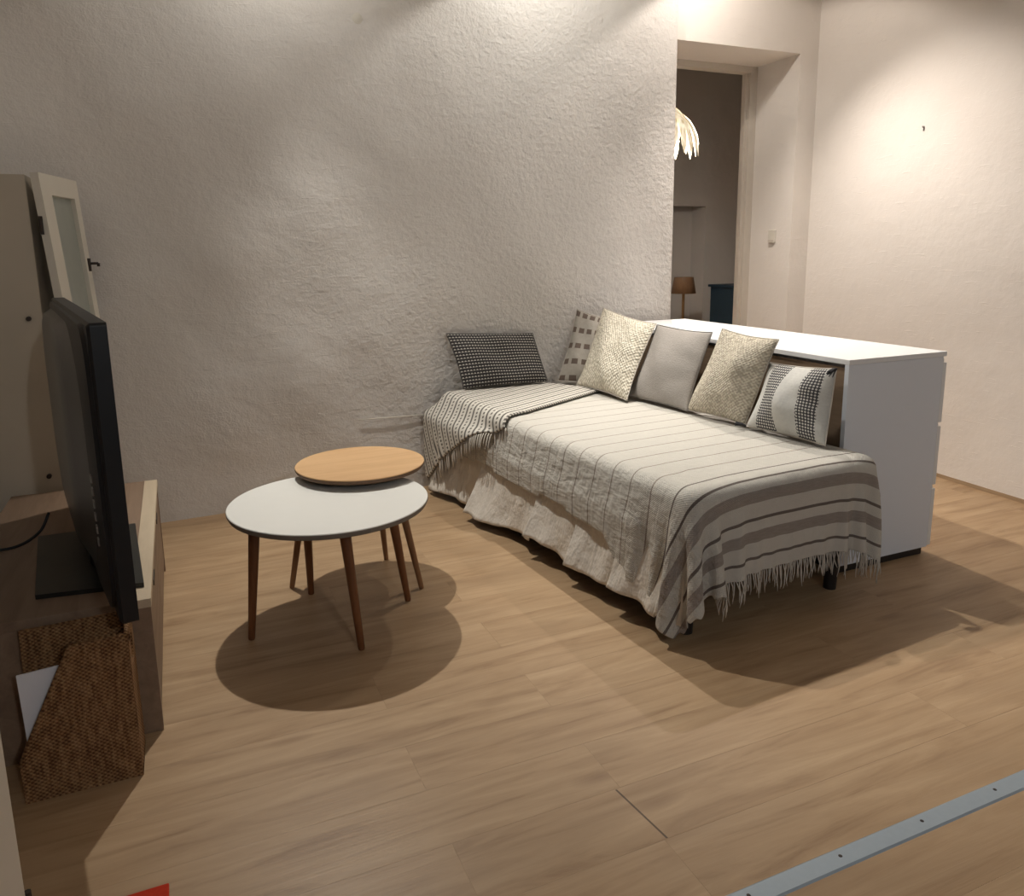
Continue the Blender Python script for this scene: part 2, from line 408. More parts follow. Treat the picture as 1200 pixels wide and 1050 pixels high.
# low plaster ledge and skirting lines
m = MB().prism([(wall_x(-1)-.004, -1), (wall_x(YD)-.004, YD), (wall_x(YD)+.01, YD), (wall_x(-1)+.01, -1)], 2, 0, .018); struct(m.build('baseboard_right', wood('skirting_oak', (.36, .25, .15), (.46, .33, .21), 1)))
# far room
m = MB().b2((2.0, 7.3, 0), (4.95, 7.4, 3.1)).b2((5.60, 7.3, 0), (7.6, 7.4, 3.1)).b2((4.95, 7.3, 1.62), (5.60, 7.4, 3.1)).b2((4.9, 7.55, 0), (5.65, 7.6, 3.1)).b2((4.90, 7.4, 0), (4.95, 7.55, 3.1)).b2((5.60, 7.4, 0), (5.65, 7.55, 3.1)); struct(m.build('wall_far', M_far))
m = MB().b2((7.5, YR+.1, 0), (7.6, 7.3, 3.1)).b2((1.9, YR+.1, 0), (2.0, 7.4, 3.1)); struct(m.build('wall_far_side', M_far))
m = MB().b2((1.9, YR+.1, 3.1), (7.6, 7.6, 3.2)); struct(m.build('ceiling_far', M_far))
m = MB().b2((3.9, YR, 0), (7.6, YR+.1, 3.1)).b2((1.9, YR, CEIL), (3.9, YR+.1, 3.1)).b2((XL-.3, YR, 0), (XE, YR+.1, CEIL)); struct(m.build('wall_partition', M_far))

# threshold strip with screws
t = thing('threshold_strip', 'grey metal threshold strip screwed across the oak floor', 'floor strip', (1.5, .934, 0))
m = MB().prism([(.912, 0), (.916, .0032), (.952, .0032), (.956, 0)], 0, .45, 3.4); m.build('strip', M_metal, t)
for k in range(12):
    m = MB().lathe([(0, .0042), (.0026, .0042), (.0040, .0033), (.0040, .002)], (.642+.2235*k, .937, 0), 12); m.build('screw', M_iron, t)

# ------------------------------------------------------------------ ceiling downlights (above the frame)
def emis(name, c, s):
    mt = bpy.data.materials.new(name); mt.use_nodes = True; b = mt.node_tree.nodes['Principled BSDF']
    b.inputs['Base Color'].default_value = (.8, .8, .8, 1); b.inputs['Emission Color'].default_value = (*c, 1); b.inputs['Emission Strength'].default_value = s; return mt
M_lens = emis('downlight_lens', (1, .88, .7), 8)
for k, (x, y) in enumerate(LAMPS):
    t = thing('ceiling_downlight', ['white ceiling downlight above the coffee tables', 'white ceiling downlight above the daybed', 'white ceiling downlight in front of the doorway'][k], 'downlight', (x, y, CEIL), 'downlights along the back wall')
    MB().lathe([(.036, 0), (.036, -.012), (.046, -.012), (.048, 0)], (x, y, CEIL), 32).build('ring', M_white, t, 'auto')
    MB().lathe([(0, -.004), (.034, -.004), (.034, 0)], (x, y, CEIL), 32).build('lens', M_lens, t)

# ------------------------------------------------------------------ chest of drawers
CX0, CX1, CY0, CY1, CZ = 2.091, 2.571, 1.916, 3.50, .78
t = thing('chest_of_drawers', 'long low white chest of drawers, its brown back against the daybed', 'chest of drawers', ((CX0+CX1)/2, (CY0+CY1)/2, 0))
MB().b2((CX0, CY0, CZ-.018), (CX1, CY1, CZ), .0012).build('top_panel', M_white, t)
for k in (0, 1):
    y = CY0 if k == 0 else CY1-.018
    m = MB().prism([(CX0, .03), (CX1-.016, .03), (CX1-.016, CZ-.0185), (CX0, CZ-.0185)], 1, y, y+.018); m.build('side_panel', M_white_cool, t)
m = MB().b2((CX0+.006, CY0+.018, .03), (CX0+.010, CY1-.018, CZ-.03)); m.build('back_panel', M_hard, t)
MB().b2((CX0+.02, CY0+.01, 0), (CX1-.03, CY1-.01, .03)).build('plinth', M_dark, t)
MB().b2((CX0+.3, (CY0+CY1)/2-.008, .03), (CX1-.03, (CY0+CY1)/2+.008, CZ-.02)).build('divider', M_white, t)
dz = (CZ-.025-.035)/3
for c in (0, 1):
    for k in range(3):
        y0 = CY0 if c == 0 else (CY0+CY1)/2+.002; y1 = (CY0+CY1)/2-.002 if c == 0 else CY1
        z0 = .035+dz*k; d = MB().b2((CX1-.015, y0, z0), (CX1+.003, y1, z0+dz-.016), .001); 
        d.b2((CX1-.0155, y0+.002, z0+dz-.016), (CX1-.010, y1-.002, z0+dz-.004))
        d.b2((CX0+.05, y0+.03, z0+.01), (CX1-.016, y1-.03, z0+dz-.05)); d.build('drawer', M_white, t)

# ------------------------------------------------------------------ daybed (turned 4 degrees from the wall)
BA = .075
BO = Vector((1.295, 1.705, 0)); BW, BL, BZ = .80, 1.80, .475
eu = Vector((math.cos(BA), math.sin(BA), 0)); ev = Vector((-math.sin(BA), math.cos(BA), 0))
def bed(u, v, z=0): return BO+eu*u+ev*v+Vector((0, 0, z))
R3 = Matrix.Rotation(BA, 3, 'Z')
t = thing('daybed', 'single daybed under the striped throw, against the white chest', 'bed', BO+eu*.4+ev*.9)
MB().box(bed(BW/2, BL/2, .375), (BW-.012, BL-.012, .20), bevel=.035, rot=R3).build('mattress', M_linen, t, 'auto')
MB().box(bed(BW/2, BL/2, .235), (BW-.02, BL-.02, .085), bevel=.01, rot=R3).build('base', M_dark, t, 'auto')
for a, b in ((.07, .09), (BW-.09, .09), (.07, BL-.1), (BW-.09, BL-.1), (.07, BL/2)):
    p = bed(a, b); MB().tube([p, p+Vector((0, 0, .195))], [.021, .028], 16).build('leg', M_dark, t, 'auto')

# hanging valance with loose box folds along the long side, and plain on the far short side
def valance():
    NS, NH = 420, 30
    brk = [0, .10, .33, .58, .86, 1.36, 1.80]           # fold starts, from the near corner
    def prof(v):
        for a, b in zip(brk, brk[1:]):
            if v <= b or b == brk[-1]:
                f = min(1, max(0, (v-a)/(b-a))); return f, a, b
    verts = []; faces = []; uv = []
    for i in range(NS+1):
        v = .02+(BL-.02)*i/NS; f, a, b = prof(v)
        saw = f**1.6*(b-a)*.20+.006*math.sin(23*v)+.004*math.sin(51*v+1)
        # closing slope of each fold (steep return)
        if f > .94: saw *= 1-(f-.94)/.06*.95
        hem = .060+.028*math.sin(2.3*v+.4)-.035*(1-f)*min(1, (b-a)*2)+.012*math.sin(9*v)
        for k in range(NH+1):
            h = k/NH; z = .445+(hem-.445)*h
            out = (.0+.035*h**2.2+saw*h**2.6)*min(1, v/.12)**.7+(.005*math.sin(17*v+6*h)+.004*math.sin(40*v-9*h))*h*h
            p = bed(-out, v, z); verts.append(p); uv.append((v, z))
    for i in range(NS):
        for k in range(NH):
            a = i*(NH+1)+k; faces.append((a, a+1, a+NH+2, a+NH+1))
    me = bpy.data.meshes.new('valance'); me.from_pydata([tuple(p) for p in verts], [], faces); me.update()
    L = me.uv_layers.new(name='UVMap')
    for lp in me.loops: L.data[lp.index].uv = uv[lp.vertex_index]
    o = link('valance', me, M_linen, t, True); s = o.modifiers.new('s', 'SOLIDIFY'); s.thickness = .002
    o['label'] = 'crumpled off-white hanging sheet with loose folds'
valance()

# ------------------------------------------------------------------ cloth draped by a small position based simulation
def sdf_push(P, boxes, floor_z):
    hit = np.zeros(len(P), bool)
    for (o, ax, half, r) in boxes:
        q = (P-o)@ax.T; d = np.abs(q)-(half-r); outer = np.maximum(d, 0); dist = np.linalg.norm(outer, axis=1)
        inside = np.minimum(d.max(axis=1), 0); sd = dist+inside-r
        m = sd < 0
        if not m.any(): continue
        n = np.zeros_like(q); mo = m & (dist > 1e-9)
        n[mo] = outer[mo]/dist[mo][:, None]*np.sign(q[mo])
        mi = m & ~(dist > 1e-9)
        if mi.any():
            am = d[mi].argmax(axis=1); nn = np.zeros((mi.sum(), 3)); nn[np.arange(len(am)), am] = np.sign(q[mi][np.arange(len(am)), am]); n[mi] = nn
        P[m] += (n[m]*(-sd[m])[:, None])@ax; hit |= m
    f = P[:, 2] < floor_z; P[f, 2] = floor_z; hit |= f
    return hit
def drape(nu, nv, du, place, mask, boxes, steps=260, iters=14, seed=1, bendk=.04, floor_z=.006, fric=.75, pin=None):
    rng = np.random.RandomState(seed)
    idx = np.arange(nu*nv).reshape(nu, nv); ij = [(i, j) for i in range(nu) for j in range(nv)]
    P = np.array([place(i*du, j*du) for i, j in ij], float); P[:, 2] += rng.rand(len(P))*.002
    on = np.array([mask(i*du, j*du) for i, j in ij])
    def con(A, B, L, k):
        A, B = A.ravel(), B.ravel(); ok = on[A] & on[B]; return (A[ok], B[ok], L, k)
    pinned = np.array([bool(pin and pin(i*du, j*du)) for i, j in ij])
    C = []
    for p in (0, 1):
        C.append(con(idx[p:-1:2], idx[p+1::2][:len(idx[p:-1:2])], du, 1.0))
        a = idx[:, p:-1:2]; C.append(con(a, idx[:, p+1::2][:, :a.shape[1]], du, 1.0))
    for p in (0, 1):
        a = idx[p:-1:2, :-1]; C.append(con(a, idx[p+1::2, 1:][:len(a)], du*2**.5, .45)); 
        a = idx[p:-1:2, 1:]; C.append(con(a, idx[p+1::2, :-1][:len(a)], du*2**.5, .45))
    for p in range(4):
        a = idx[p:-2:4] if p < 4 else None
        if len(a): C.append(con(a, idx[p+2::4][:len(a)], 2*du, bendk))
        a = idx[:, p:-2:4]
        if a.shape[1]: C.append(con(a, idx[:, p+2::4][:, :a.shape[1]], 2*du, bendk))
    X = P.copy(); Vv = np.zeros_like(P); dt = 1/60
    for s in range(steps):
        Vv[:, 2] -= 4.5*dt; Vv *= .965
        Pn = X+Vv*dt
        for it in range(iters):
            for A, B, L, k in C:
                d = Pn[B]-Pn[A]; l = np.sqrt((d*d).sum(1))+1e-9; c = (k*.5*(l-L)/l)[:, None]*d
                Pn[A] += c; Pn[B] -= c
            hit = sdf_push(Pn, boxes, floor_z)
        dX = Pn-X
        dX[hit] *= np.array([1-fric, 1-fric, 1])
        dX[pinned, :2] = 0
        Pn = X+dX; Vv = dX/dt
        sp = np.linalg.norm(Vv, axis=1); mx = 2.5; f = sp > mx; Vv[f] *= (mx/sp[f])[:, None]
        X = Pn
    sdf_push(X, boxes, floor_z)
    return X.reshape(nu, nv, 3), on.reshape(nu, nv)
def cloth_mesh(name, X, on, du, mat, parent, uvo=(0, 0), thick=.003, sub=1):
    nu, nv = on.shape; ids = -np.ones((nu, nv), int); vs = []; uvs = []
    for i in range(nu):
        for j in range(nv):
            if on[i, j]: ids[i, j] = len(vs); vs.append(tuple(X[i, j])); uvs.append((i*du+uvo[0], j*du+uvo[1]))
    fs = [(ids[i, j], ids[i+1, j], ids[i+1, j+1], ids[i, j+1]) for i in range(nu-1) for j in range(nv-1) if min(ids[i, j], ids[i+1, j], ids[i+1, j+1], ids[i, j+1]) >= 0]
    me = bpy.data.meshes.new(name); me.from_pydata(vs, [], fs); me.update()
    L = me.uv_layers.new(name='UVMap')
    for lp in me.loops: L.data[lp.index].uv = uvs[lp.vertex_index]
    o = link(name, me, mat, parent, True)
    s = o.modifiers.new('th', 'SOLIDIFY'); s.thickness = thick; s.offset = 1
    if sub: q = o.modifiers.new('sub', 'SUBSURF'); q.levels = sub; q.render_levels = sub
    return o, vs
AX = np.array([list(eu), list(ev), [0, 0, 1]])
EXB = .006
bedbox = (np.array(bed(BW/2, BL/2, BZ/2+.005)), AX, np.array([BW/2+EXB, BL/2+EXB, BZ/2+.0]), .045)
# the valance flares out under the throw: a second, wider and lower block carries the side drop
valbox = (np.array(bed(BW/2, BL/2+.15, .19)), AX, np.array([BW/2+.034, BL/2-.05, .17]), .04)
chest = (np.array([(CX0+CX1)/2, (CY0+CY1)/2, CZ/2]), np.eye(3), np.array([(CX1-CX0)/2+.006, (CY1-CY0)/2+.006, CZ/2]), .006)
wallb = (np.array([1.0, YB+.25, .6]), np.eye(3), np.array([2.5, .262, 1.0]), .004)
DU = .0155
UL, VF = .345, .246          # left and front overhang in the rest sheet
def tplace(u, v):
    p = bed(u-UL, v-VF, BZ+.035+.02*math.sin(9*u)*0)
    return (p.x, p.y, p.z)
def tmask(u, v):
    uu, vv = u-UL, v-VF
    lo = -.315 if vv < .30 else (-.315+(vv-.30)/.08*.105 if vv < .38 else -.21)
    if uu < lo+.008*math.sin(11*vv): return False
    if uu < 0 and v < -uu*.38: return False
    p = bed(uu, vv)
    if p.y > 1.88 and p.x > CX0-.022: return False
    return uu < BW+.13
nu, nv = int((UL+BW+.14)/DU), int((VF+BL-.01)/DU)
X, on = drape(nu, nv, DU, tplace, tmask, [bedbox, valbox, chest, wallb], steps=240, iters=12, floor_z=.012, pin=lambda u, v: .12 < u-UL < BW-.08 and v-VF > .10)
tt = thing('striped_throw', 'cream throw with grey brown stripes and fringe, spread over the daybed', 'throw', (1.7, 2.6, BZ))
cloth_mesh('cloth', X, on, DU, M_throw, tt)
rng = random.Random(4)
m = MB()
for i in range(nu):
    for half in (0, .5):
        if not on[i, 0] or (half and (i+1 >= nu or not on[i+1, 0])): continue
        p0 = Vector(X[i, 0]).lerp(Vector(X[min(i+1, nu-1), 0]), half); pin = Vector(X[i, 1]); d = (p0-pin).normalized()
        ln = rng.uniform(.045, .095)
        sw = Vector((rng.uniform(-.25, .25), rng.uniform(-.25, .1), 0))
        pts = [p0-d*.004]; dirv = (d*.6+Vector((0, 0, -.6))+sw*.4).normalized(); p = pts[0].copy()
        for k in range(5):
            p = p+dirv*ln/5; dirv = (dirv+Vector((rng.uniform(-.3, .3), rng.uniform(-.25, .25), -.55))).normalized()
            if p.z < .004: p.z = .004; 
            pts.append(p.copy())
        m.tube(pts, [.0021, .0022, .0020, .0019, .0017, .0008], 5)
m.build('fringe', M_fringe, tt, True)

# folded folk blanket at the head end, lying over the throw and hanging down the side
topb = (np.array(bed(BW/2, BL/2, BZ/2+.010)), AX, np.array([BW/2+.016, BL/2+.01, BZ/2+.004]), .045)
valb2 = (np.array(bed(BW/2, BL/2+.15, .21)), AX, np.array([BW/2+.085, BL/2-.05, .20]), .05)
an = math.radians(29); d1 = Vector((math.cos(an), math.sin(an), 0)); d2 = Vector((-math.sin(an), math.cos(an), 0))
A0 = Vector((1.185, 2.80, 0)); DB = .0135
def bplace(u, v):
    p = A0+d1*u+d2*v; z = BZ+.05
    return (p.x, p.y, z)
def bmask(u, v):
    p = A0+d1*u+d2*v; return p.y < YB-.03 and p.x < 2.02 and u < .80
def lift(p):
    return p
nub, nvb = int(.80/DB), int(.86/DB)
Xb, onb = drape(nub, nvb, DB, bplace, bmask, [topb, valb2, chest, wallb], steps=200, iters=12, floor_z=.012, bendk=.3, fric=.85, pin=lambda u, v: (lambda p: (p-BO).dot(eu) > .10)(A0+d1*u+d2*v))
tb = thing('striped_blanket', 'brown and cream finely striped blanket hanging off the head of the bed', 'blanket', (1.3, 3.2, BZ))
cloth_mesh('cloth', Xb, onb, DB, M_blank, tb, thick=.010)
m = MB(); rng = random.Random(8)
for j in range(0, nvb):
    if not onb[0, j]: continue
    p0 = Vector(Xb[0, j]); d = (p0-Vector(Xb[1, j])).normalized(); p = p0-d*.004; pts = [p.copy()]
    dirv = (d*.7+Vector((rng.uniform(-.2, .2), rng.uniform(-.2, .2), -.5))).normalized()
    for k in range(4):
        p = p+dirv*rng.uniform(.014, .022); dirv = (dirv+Vector((0, 0, -.6))).normalized(); p.z = max(p.z, .004); p.y = min(p.y, YB-.02); pts.append(p.copy())
    m.tube(pts, [.003, .003, .003, .0026, .001], 5)
m.build('fringe', M_fringe, tb, True)

# ------------------------------------------------------------------ cushions
def cushion(name, label, BLc, BRc, TRc, TLc, th, mat, seed=0, group=None, pinch=.05, lift=0.0, cat='cushion'):
    BLc, BRc, TRc, TLc = [Vector(p) for p in (BLc, BRc, TRc, TLc)]
    n = 36; w = ((BRc-BLc).length+(TRc-TLc).length)/2; h = ((TLc-BLc).length+(TRc-BRc).length)/2
    nrm = ((BRc-BLc)+(TRc-TLc)).cross((TLc-BLc)+(TRc-BRc)).normalized()
    rg = random.Random(seed); ph = [rg.uniform(0, 6) for _ in range(6)]
    def pt(a, b, sgn):       # a,b in -1..1
        aa = a*(1-pinch*(1-b*b)); bb = b*(1-pinch*(1-a*a))
        u, v = (aa+1)/2, (bb+1)/2
        p = (BLc*(1-u)+BRc*u)*(1-v)+(TLc*(1-u)+TRc*u)*v
        f = max(0, (1-a**4)*(1-b**4))**.55*(.55+.45*(1-a*a)*(1-b*b))
        wr = 1+.14*math.sin(3*a+ph[0])*math.sin(2.6*b+ph[1])+.09*math.sin(7*a+ph[2]+3*b)+.05*math.sin(5*b+9*a*b+ph[5])
        return p+nrm*sgn*th/2*f*wr+nrm*.010*math.sin(2.2*a+ph[3])*math.cos(1.9*b+ph[4])
    vs, fs, uv = [], [], []
    for sgn in (1, -1):
        o0 = len(vs)
        for i in range(n+1):
            for j in range(n+1):
                a, b = -1+2*i/n, -1+2*j/n; a = math.sin(a*PI/2)*.35+a*.65; b = math.sin(b*PI/2)*.35+b*.65
                vs.append(pt(a, b, sgn)); uv.append(((a+1)/2*w, (b+1)/2*h))
        for i in range(n):
            for j in range(n):
                q = (o0+i*(n+1)+j, o0+(i+1)*(n+1)+j, o0+(i+1)*(n+1)+j+1, o0+i*(n+1)+j+1); fs.append(q if sgn > 0 else q[::-1])
    me = bpy.data.meshes.new(name); me.from_pydata([tuple(p) for p in vs], [], fs); me.update()
    L = me.uv_layers.new(name='UVMap')
    for lp in me.loops: L.data[lp.index].uv = uv[lp.vertex_index]
    bm = bmesh.new(); bm.from_mesh(me); bmesh.ops.remove_doubles(bm, verts=bm.verts, dist=1e-5); bm.to_mesh(me); bm.free()
    c = (BLc+BRc)/2
    root = thing(name, label, cat, c, group)
    o = link('cover', me, mat, root, True); q = o.modifiers.new('s', 'SUBSURF'); q.levels = q.render_levels = 1
    # seam cord
    pts = [pt(-1+2*k/20, -1, 0) for k in range(20)]+[pt(1, -1+2*k/20, 0) for k in range(20)]+[pt(1-2*k/20, 1, 0) for k in range(20)]+[pt(-1, 1-2*k/20, 0) for k in range(21)]
    mm = MB().tube(pts, .0022, 6); mm.build('seam', mat_seam.get(name, M_fringe), root, True)
    return root, pt, w, h
mat_seam = {'lumbar_cushion': plain('dark_seam', (.07, .065, .06), .9)}
zb = BZ+.022
ZT = 0
cush = []
cushion('lumbar_cushion', 'small black and white patterned lumbar cushion against the back wall', (1.245, 3.44, zb+.012), (1.70, 3.44, zb+.012), (1.665, 3.545, .745), (1.20, 3.545, .768), .085, lumbar_mat(), 1, pinch=.03)
cushion('square_cushion', 'dim cushion with brown dashed rows in the corner behind the cream one', (1.775, 3.47, zb), (1.96, 3.20, zb), (2.05, 3.36, .80), (1.91, 3.53, .862), .08, corner_mat(), 2)
M_seamg = plain('grey_seam', (.22, .20, .18), .9)
mat_seam['grey_cushion'] = M_seamg
cushion('knotted_cushion', 'cream nubby cushion left of the plain grey cushion', (1.80, 3.335, zb), (1.815, 2.88, zb), (2.03, 2.985, .822), (2.03, 3.45, .862), .12, boucle('cream_boucle', (.70, .65, .54), (.50, .45, .36), 75), 3, 'nubby cream cushions')
cushion('grey_cushion', 'plain grey cushion between the two cream nubby cushions', (1.875, 2.985, zb), (1.915, 2.575, zb), (2.05, 2.60, .815), (2.05, 2.995, .812), .085, fabric('grey_linen', (.36, .33, .30), (.30, .275, .25)), 4, pinch=.03)
cushion('knotted_cushion', 'cream dotted-weave cushion right of the plain grey cushion', (1.925, 2.585, zb), (1.95, 2.27, zb), (2.035, 2.185, .825), (2.03, 2.515, .840), .12, boucle('cream_dotted_boucle', (.66, .60, .49), (.44, .39, .31), 95), 5, 'nubby cream cushions')
root, pt, w_, h_ = cushion('banded_cushion', 'white cushion with two black dotted bands and tassels, nearest the bed foot', (1.945, 2.245, zb), (1.985, 1.895, zb), (2.045, 1.925, .752), (2.035, 2.235, .735), .11, bands_mat(), 6, pinch=.04)
M_tas = plain('black_tassel_yarn', (.05, .048, .05), .9)
for a, b, dv in ((-1, -1, Vector((-.6, .5, .05))), (1, 1, Vector((-.9, -.1, -.35)))):
    p = pt(a, b, 0); m = MB(); rg = random.Random(3)
    for k in range(14):
        e = p+(dv.normalized()+Vector([rg.uniform(-.28, .28) for _ in range(3)])).normalized()*.042; e.z = max(e.z, zb+.002)
        m.tube([p, p.lerp(e, .4)+Vector((0, 0, .004)), e], [.003, .0028, .0015], 5)
    m.build('tassel', M_tas, root, True)

# ------------------------------------------------------------------ coffee tables
def coffee(name, label, c, r, zt, mtop, medge, feet, tops, mleg, th=.018, rf=.0105, rt=.0175):
    t = thing(name, label, 'table', (c[0], c[1], 0))
    MB().lathe([(0, 0), (r-.0015, 0), (r, -.0015), (r, -.003), (0, -.003)], (c[0], c[1], zt), 128).build('table_top', mtop, t, 'auto')
    MB().lathe([(0, -.0031), (r, -.0031), (r+.0006, -.008), (r-.004, -th), (r-.016, -th-.004), (0, -th-.004)], (c[0], c[1], zt), 128).build('edge_band', medge, t, 'auto')
    for (fx, fy), (tx, ty) in zip(feet, tops):
        a = Vector((tx, ty, zt-th-.003)); b = Vector((fx, fy, 0))
        MB().tube([b, b+(a-b)*.012, b+(a-b)*.5, a-(a-b)*.03, a], [rf*.85, rf, (rf+rt)/2, rt, rt*.95], 20).build('leg', mleg, t, 'auto')
        MB().lathe([(0, 0), (.026, 0), (.026, -.004), (0, -.004)], (tx, ty, zt-th-.0035), 24).build('leg_plate', medge, t, 'auto')
    return t
cw = (.395, 2.352)
fw = [(.130, 2.322), (.424, 2.118), (.350, 2.569), (.641, 2.375)]
tw = [(.166, 2.332), (.400, 2.165), (.345, 2.53), (.590, 2.38)]
coffee('round_table', 'larger round white coffee table on dark tapered legs', cw, .307, .40, M_tabw, M_edge, fw, tw, M_leg)
co_ = (.553, 2.612)
fo = [(.296, 2.648), (.711, 2.447), (.664, 2.755)]
to = [(.372, 2.642), (.640, 2.50), (.625, 2.705)]
coffee('round_table', 'smaller round oak coffee table tucked over the white one', co_, .223, .437, M_taba, M_edgeb, fo, to, M_legl, th=.016, rf=.009, rt=.0155)

# ------------------------------------------------------------------ media console, television, basket
t = thing('media_console', 'low oak media console under the television', 'console', (-.33, 2.5, 0))
kx0, kx1, ky0, ky1, kz = -.57, -.112, 1.935, 3.02, .351
MB().b2((kx0, ky0, kz-.022), (kx1-.042, ky1, kz), .001).build('top_panel', M_console, t)
MB().b2((kx1-.042, ky0, kz-.022), (kx1, ky1, kz), .001).build('lit_top_strip', M_console_lit, t)  # lit strip of the top, painted as a paler piece
for y in (ky0+.0005, ky1-.02): MB().b2((kx0, y, 0), (kx1-.002, y+.019, kz-.0225)).build('side_panel', M_console, t)
MB().b2((kx0, ky0+.02, 0), (kx0+.012, ky1-.02, kz-.0225)).build('back_panel', M_console, t)
MB().b2((kx0+.012, ky0+.02, .03), (kx1-.03, ky1-.02, .05)).build('shelf', M_console, t)
for k in range(2):
    y0 = ky0+.022+k*.524; d = MB().b2((kx1-.022, y0, .035), (kx1-.004, y0+.518, kz-.026), .001).build('door', M_console, t)
    MB().b2((kx1-.004, y0+.22, .285), (kx1-.0015, y0+.30, .30)).build('grip_slot', M_iron, d)
t = thing('television', 'black flat television seen from behind on the console', 'television', (-.24, 2.28, kz))
P0 = Vector((-.128, 1.70, 0)); P1 = Vector((-.322, 2.82, 0)); e = (P1-P0); W = e.length; e.normalize(); nb = Vector((-e.y, e.x, 0))
if nb.x > 0: nb = -nb
TZ0, TZ1 = .402, 1.034
def tvp(s, z, d): return P0+e*s+nb*d+Vector((0, 0, z))
def rrect(s0, s1, z0, z1, r, d, n=8):
    pts = []
    for cx, cz, a0 in ((s1-r, z1-r, 0), (s0+r, z1-r, 90), (s0+r, z0+r, 180), (s1-r, z0+r, 270)):
        for k in range(n+1):
            a = math.radians(a0+90*k/n); pts.append(tvp(cx+r*math.cos(a), cz+r*math.sin(a), d))
    return pts
def loft(rings, name, mat, par, smooth='auto'):
    bm = bmesh.new(); R = [[bm.verts.new(p) for p in r] for r in rings]; n = len(R[0])
    for a, b in zip(R, R[1:]):
        for k in range(n): bm.faces.new((a[k], a[(k+1) % n], b[(k+1) % n], b[k]))
    bm.faces.new(R[0]); bm.faces.new(R[-1][::-1])
    mm = MB(); mm.bm.free(); mm.bm = bm; return mm.build(name, mat, par, smooth)
loft([rrect(0, W, TZ0, TZ1, .008, -.004), rrect(0, W, TZ0, TZ1, .008, .026), rrect(.006, W-.006, TZ0+.006, TZ1-.006, .008, .032)], 'frame', M_black, t)
loft([rrect(.02, W-.02, TZ0+.03, TZ1-.02, .004, -.0045), rrect(.02, W-.02, TZ0+.03, TZ1-.02, .004, -.0052)], 'screen', M_screen, t)
loft([rrect(.012, W-.012, TZ0+.004, TZ1-.006, .10, .0315), rrect(.016, W-.016, TZ0+.006, TZ1-.008, .10, .040), rrect(.06, W-.03, TZ0+.02, TZ1-.02, .16, .046)], 'back_cover', M_black, t)
loft([rrect(.14, W-.03, TZ0+.03, TZ1-.018, .22, .0465), rrect(.20, W-.035, TZ0+.035, TZ1-.022, .22, .052), rrect(.30, W-.05, TZ0+.045, TZ1-.03, .20, .064), rrect(.34, W-.07, TZ0+.06, TZ1-.05, .18, .070), rrect(.42, W-.14, TZ0+.12, TZ1-.12, .12, .072)], 'back_housing', M_blackgl, t)
m = MB()
for k in range(6):
    c = tvp(.10, .56+.028*k, .0475); m.box(c, (.003, .018, .016), rot=Matrix.Rotation(math.atan2(e.y, e.x)-PI/2, 3, 'Z'))
m.build('port', plain('port_metal', (.35, .34, .32), .4, .4), t)
cc = tvp(W/2, 0, .02)
MB().box((cc.x, cc.y+.0, (kz+.012+TZ0+.12)/2), (.05, .14, TZ0+.12-kz-.012), bevel=.006, rot=Matrix.Rotation(math.atan2(e.y, e.x)-PI/2, 3, 'Z')).build('neck', M_black, t)
bm = MB().prism([(-.366, 2.045), (-.128, 2.012), (-.165, 2.50), (-.42, 2.50)], 2, kz+.0005, kz+.012); bm.build('foot', M_blackgl, t)
# cables
def cord(name, label, pts, r, mat):
    # smooth catmull-rom
    P = [Vector(p) for p in pts]; out = []
    for i in range(len(P)-1):
        a, b, c, d = P[max(i-1, 0)], P[i], P[i+1], P[min(i+2, len(P)-1)]
        for k in range(8):
            s = k/8; out.append(.5*((2*b)+(c-a)*s+(2*a-5*b+4*c-d)*s*s+(3*b-a-3*c+d)*s**3))
    out.append(P[-1]); o = MB().tube(out, r, 8).build(name, mat, None, True); recentre(o, pts[0]); return tag(o, label, 'cable')
cord('power_cable', 'thin black cable running from the television to the left wall', [(-.375, 2.43, .45), (-.40, 2.40, .405), (-.46, 2.36, .385), (-.56, 2.33, .40), (XL+.006, 2.32, .41)], .004, M_black)
cord('charging_cable', 'thin white cable lying on the floor beside the console', [(-.30, 3.555, .010), (-.262, 3.54, .012), (-.234, 3.49, .010), (-.202, 3.40, .006), (-.192, 3.32, .004), (-.215, 3.22, .004), (-.25, 3.10, .004)], .0035, M_paper)
# magazine basket
t = thing('magazine_basket', 'brown woven magazine basket with a slanted side, in front of the console', 'basket', (-.27, 1.83, 0))
bx0, bx1, by0, by1, bz = -.386, -.155, 1.775, 1.90, .342
def wall_panel(y, poly, th=.010):
    return MB().prism(poly, 1, y-th/2, y+th/2)
dg = [(bx0, 0), (bx1, 0), (bx1-.004, bz), (bx0+.118, bz), (bx0+.012, .115), (bx0, .09)]
wall_panel(by0, dg).build('front_side', M_wick, t)
wall_panel(by1, [(bx0, 0), (bx1, 0), (bx1-.004, bz), (bx0+.006, bz), ]).build('back_side', M_wick, t)
MB().b2((bx1-.010, by0-.004, 0), (bx1, by1+.004, bz-.09)).b2((bx1-.010, by0-.004, bz-.09), (bx1, by0+.035, bz)).b2((bx1-.010, by1-.035, bz-.09), (bx1, by1+.004, bz)).b2((bx1-.010, by0, bz-.02), (bx1, by1, bz)).build('end_panel', M_wick, t)
MB().b2((bx0, by0-.004, 0), (bx0+.010, by1+.004, .09)).b2((bx0, by0, .001), (bx1, by1, .012)).build('base_panel', M_wick, t)
m = MB(); path = [(bx0+.002, by0, .09), (bx0+.014, by0, .117), (bx0+.12, by0, bz), (bx1-.004, by0, bz), (bx1-.004, by1, bz), (bx0+.006, by1, bz)]
m.tube(path, .0075, 10); m.build('rim', M_wick, t, True)
m = MB().prism([(bx0+.016, .014), (bx1-.015, .014), (bx1-.015, .30), (bx0+.010, .286)], 1, by0+.022, by0+.026)
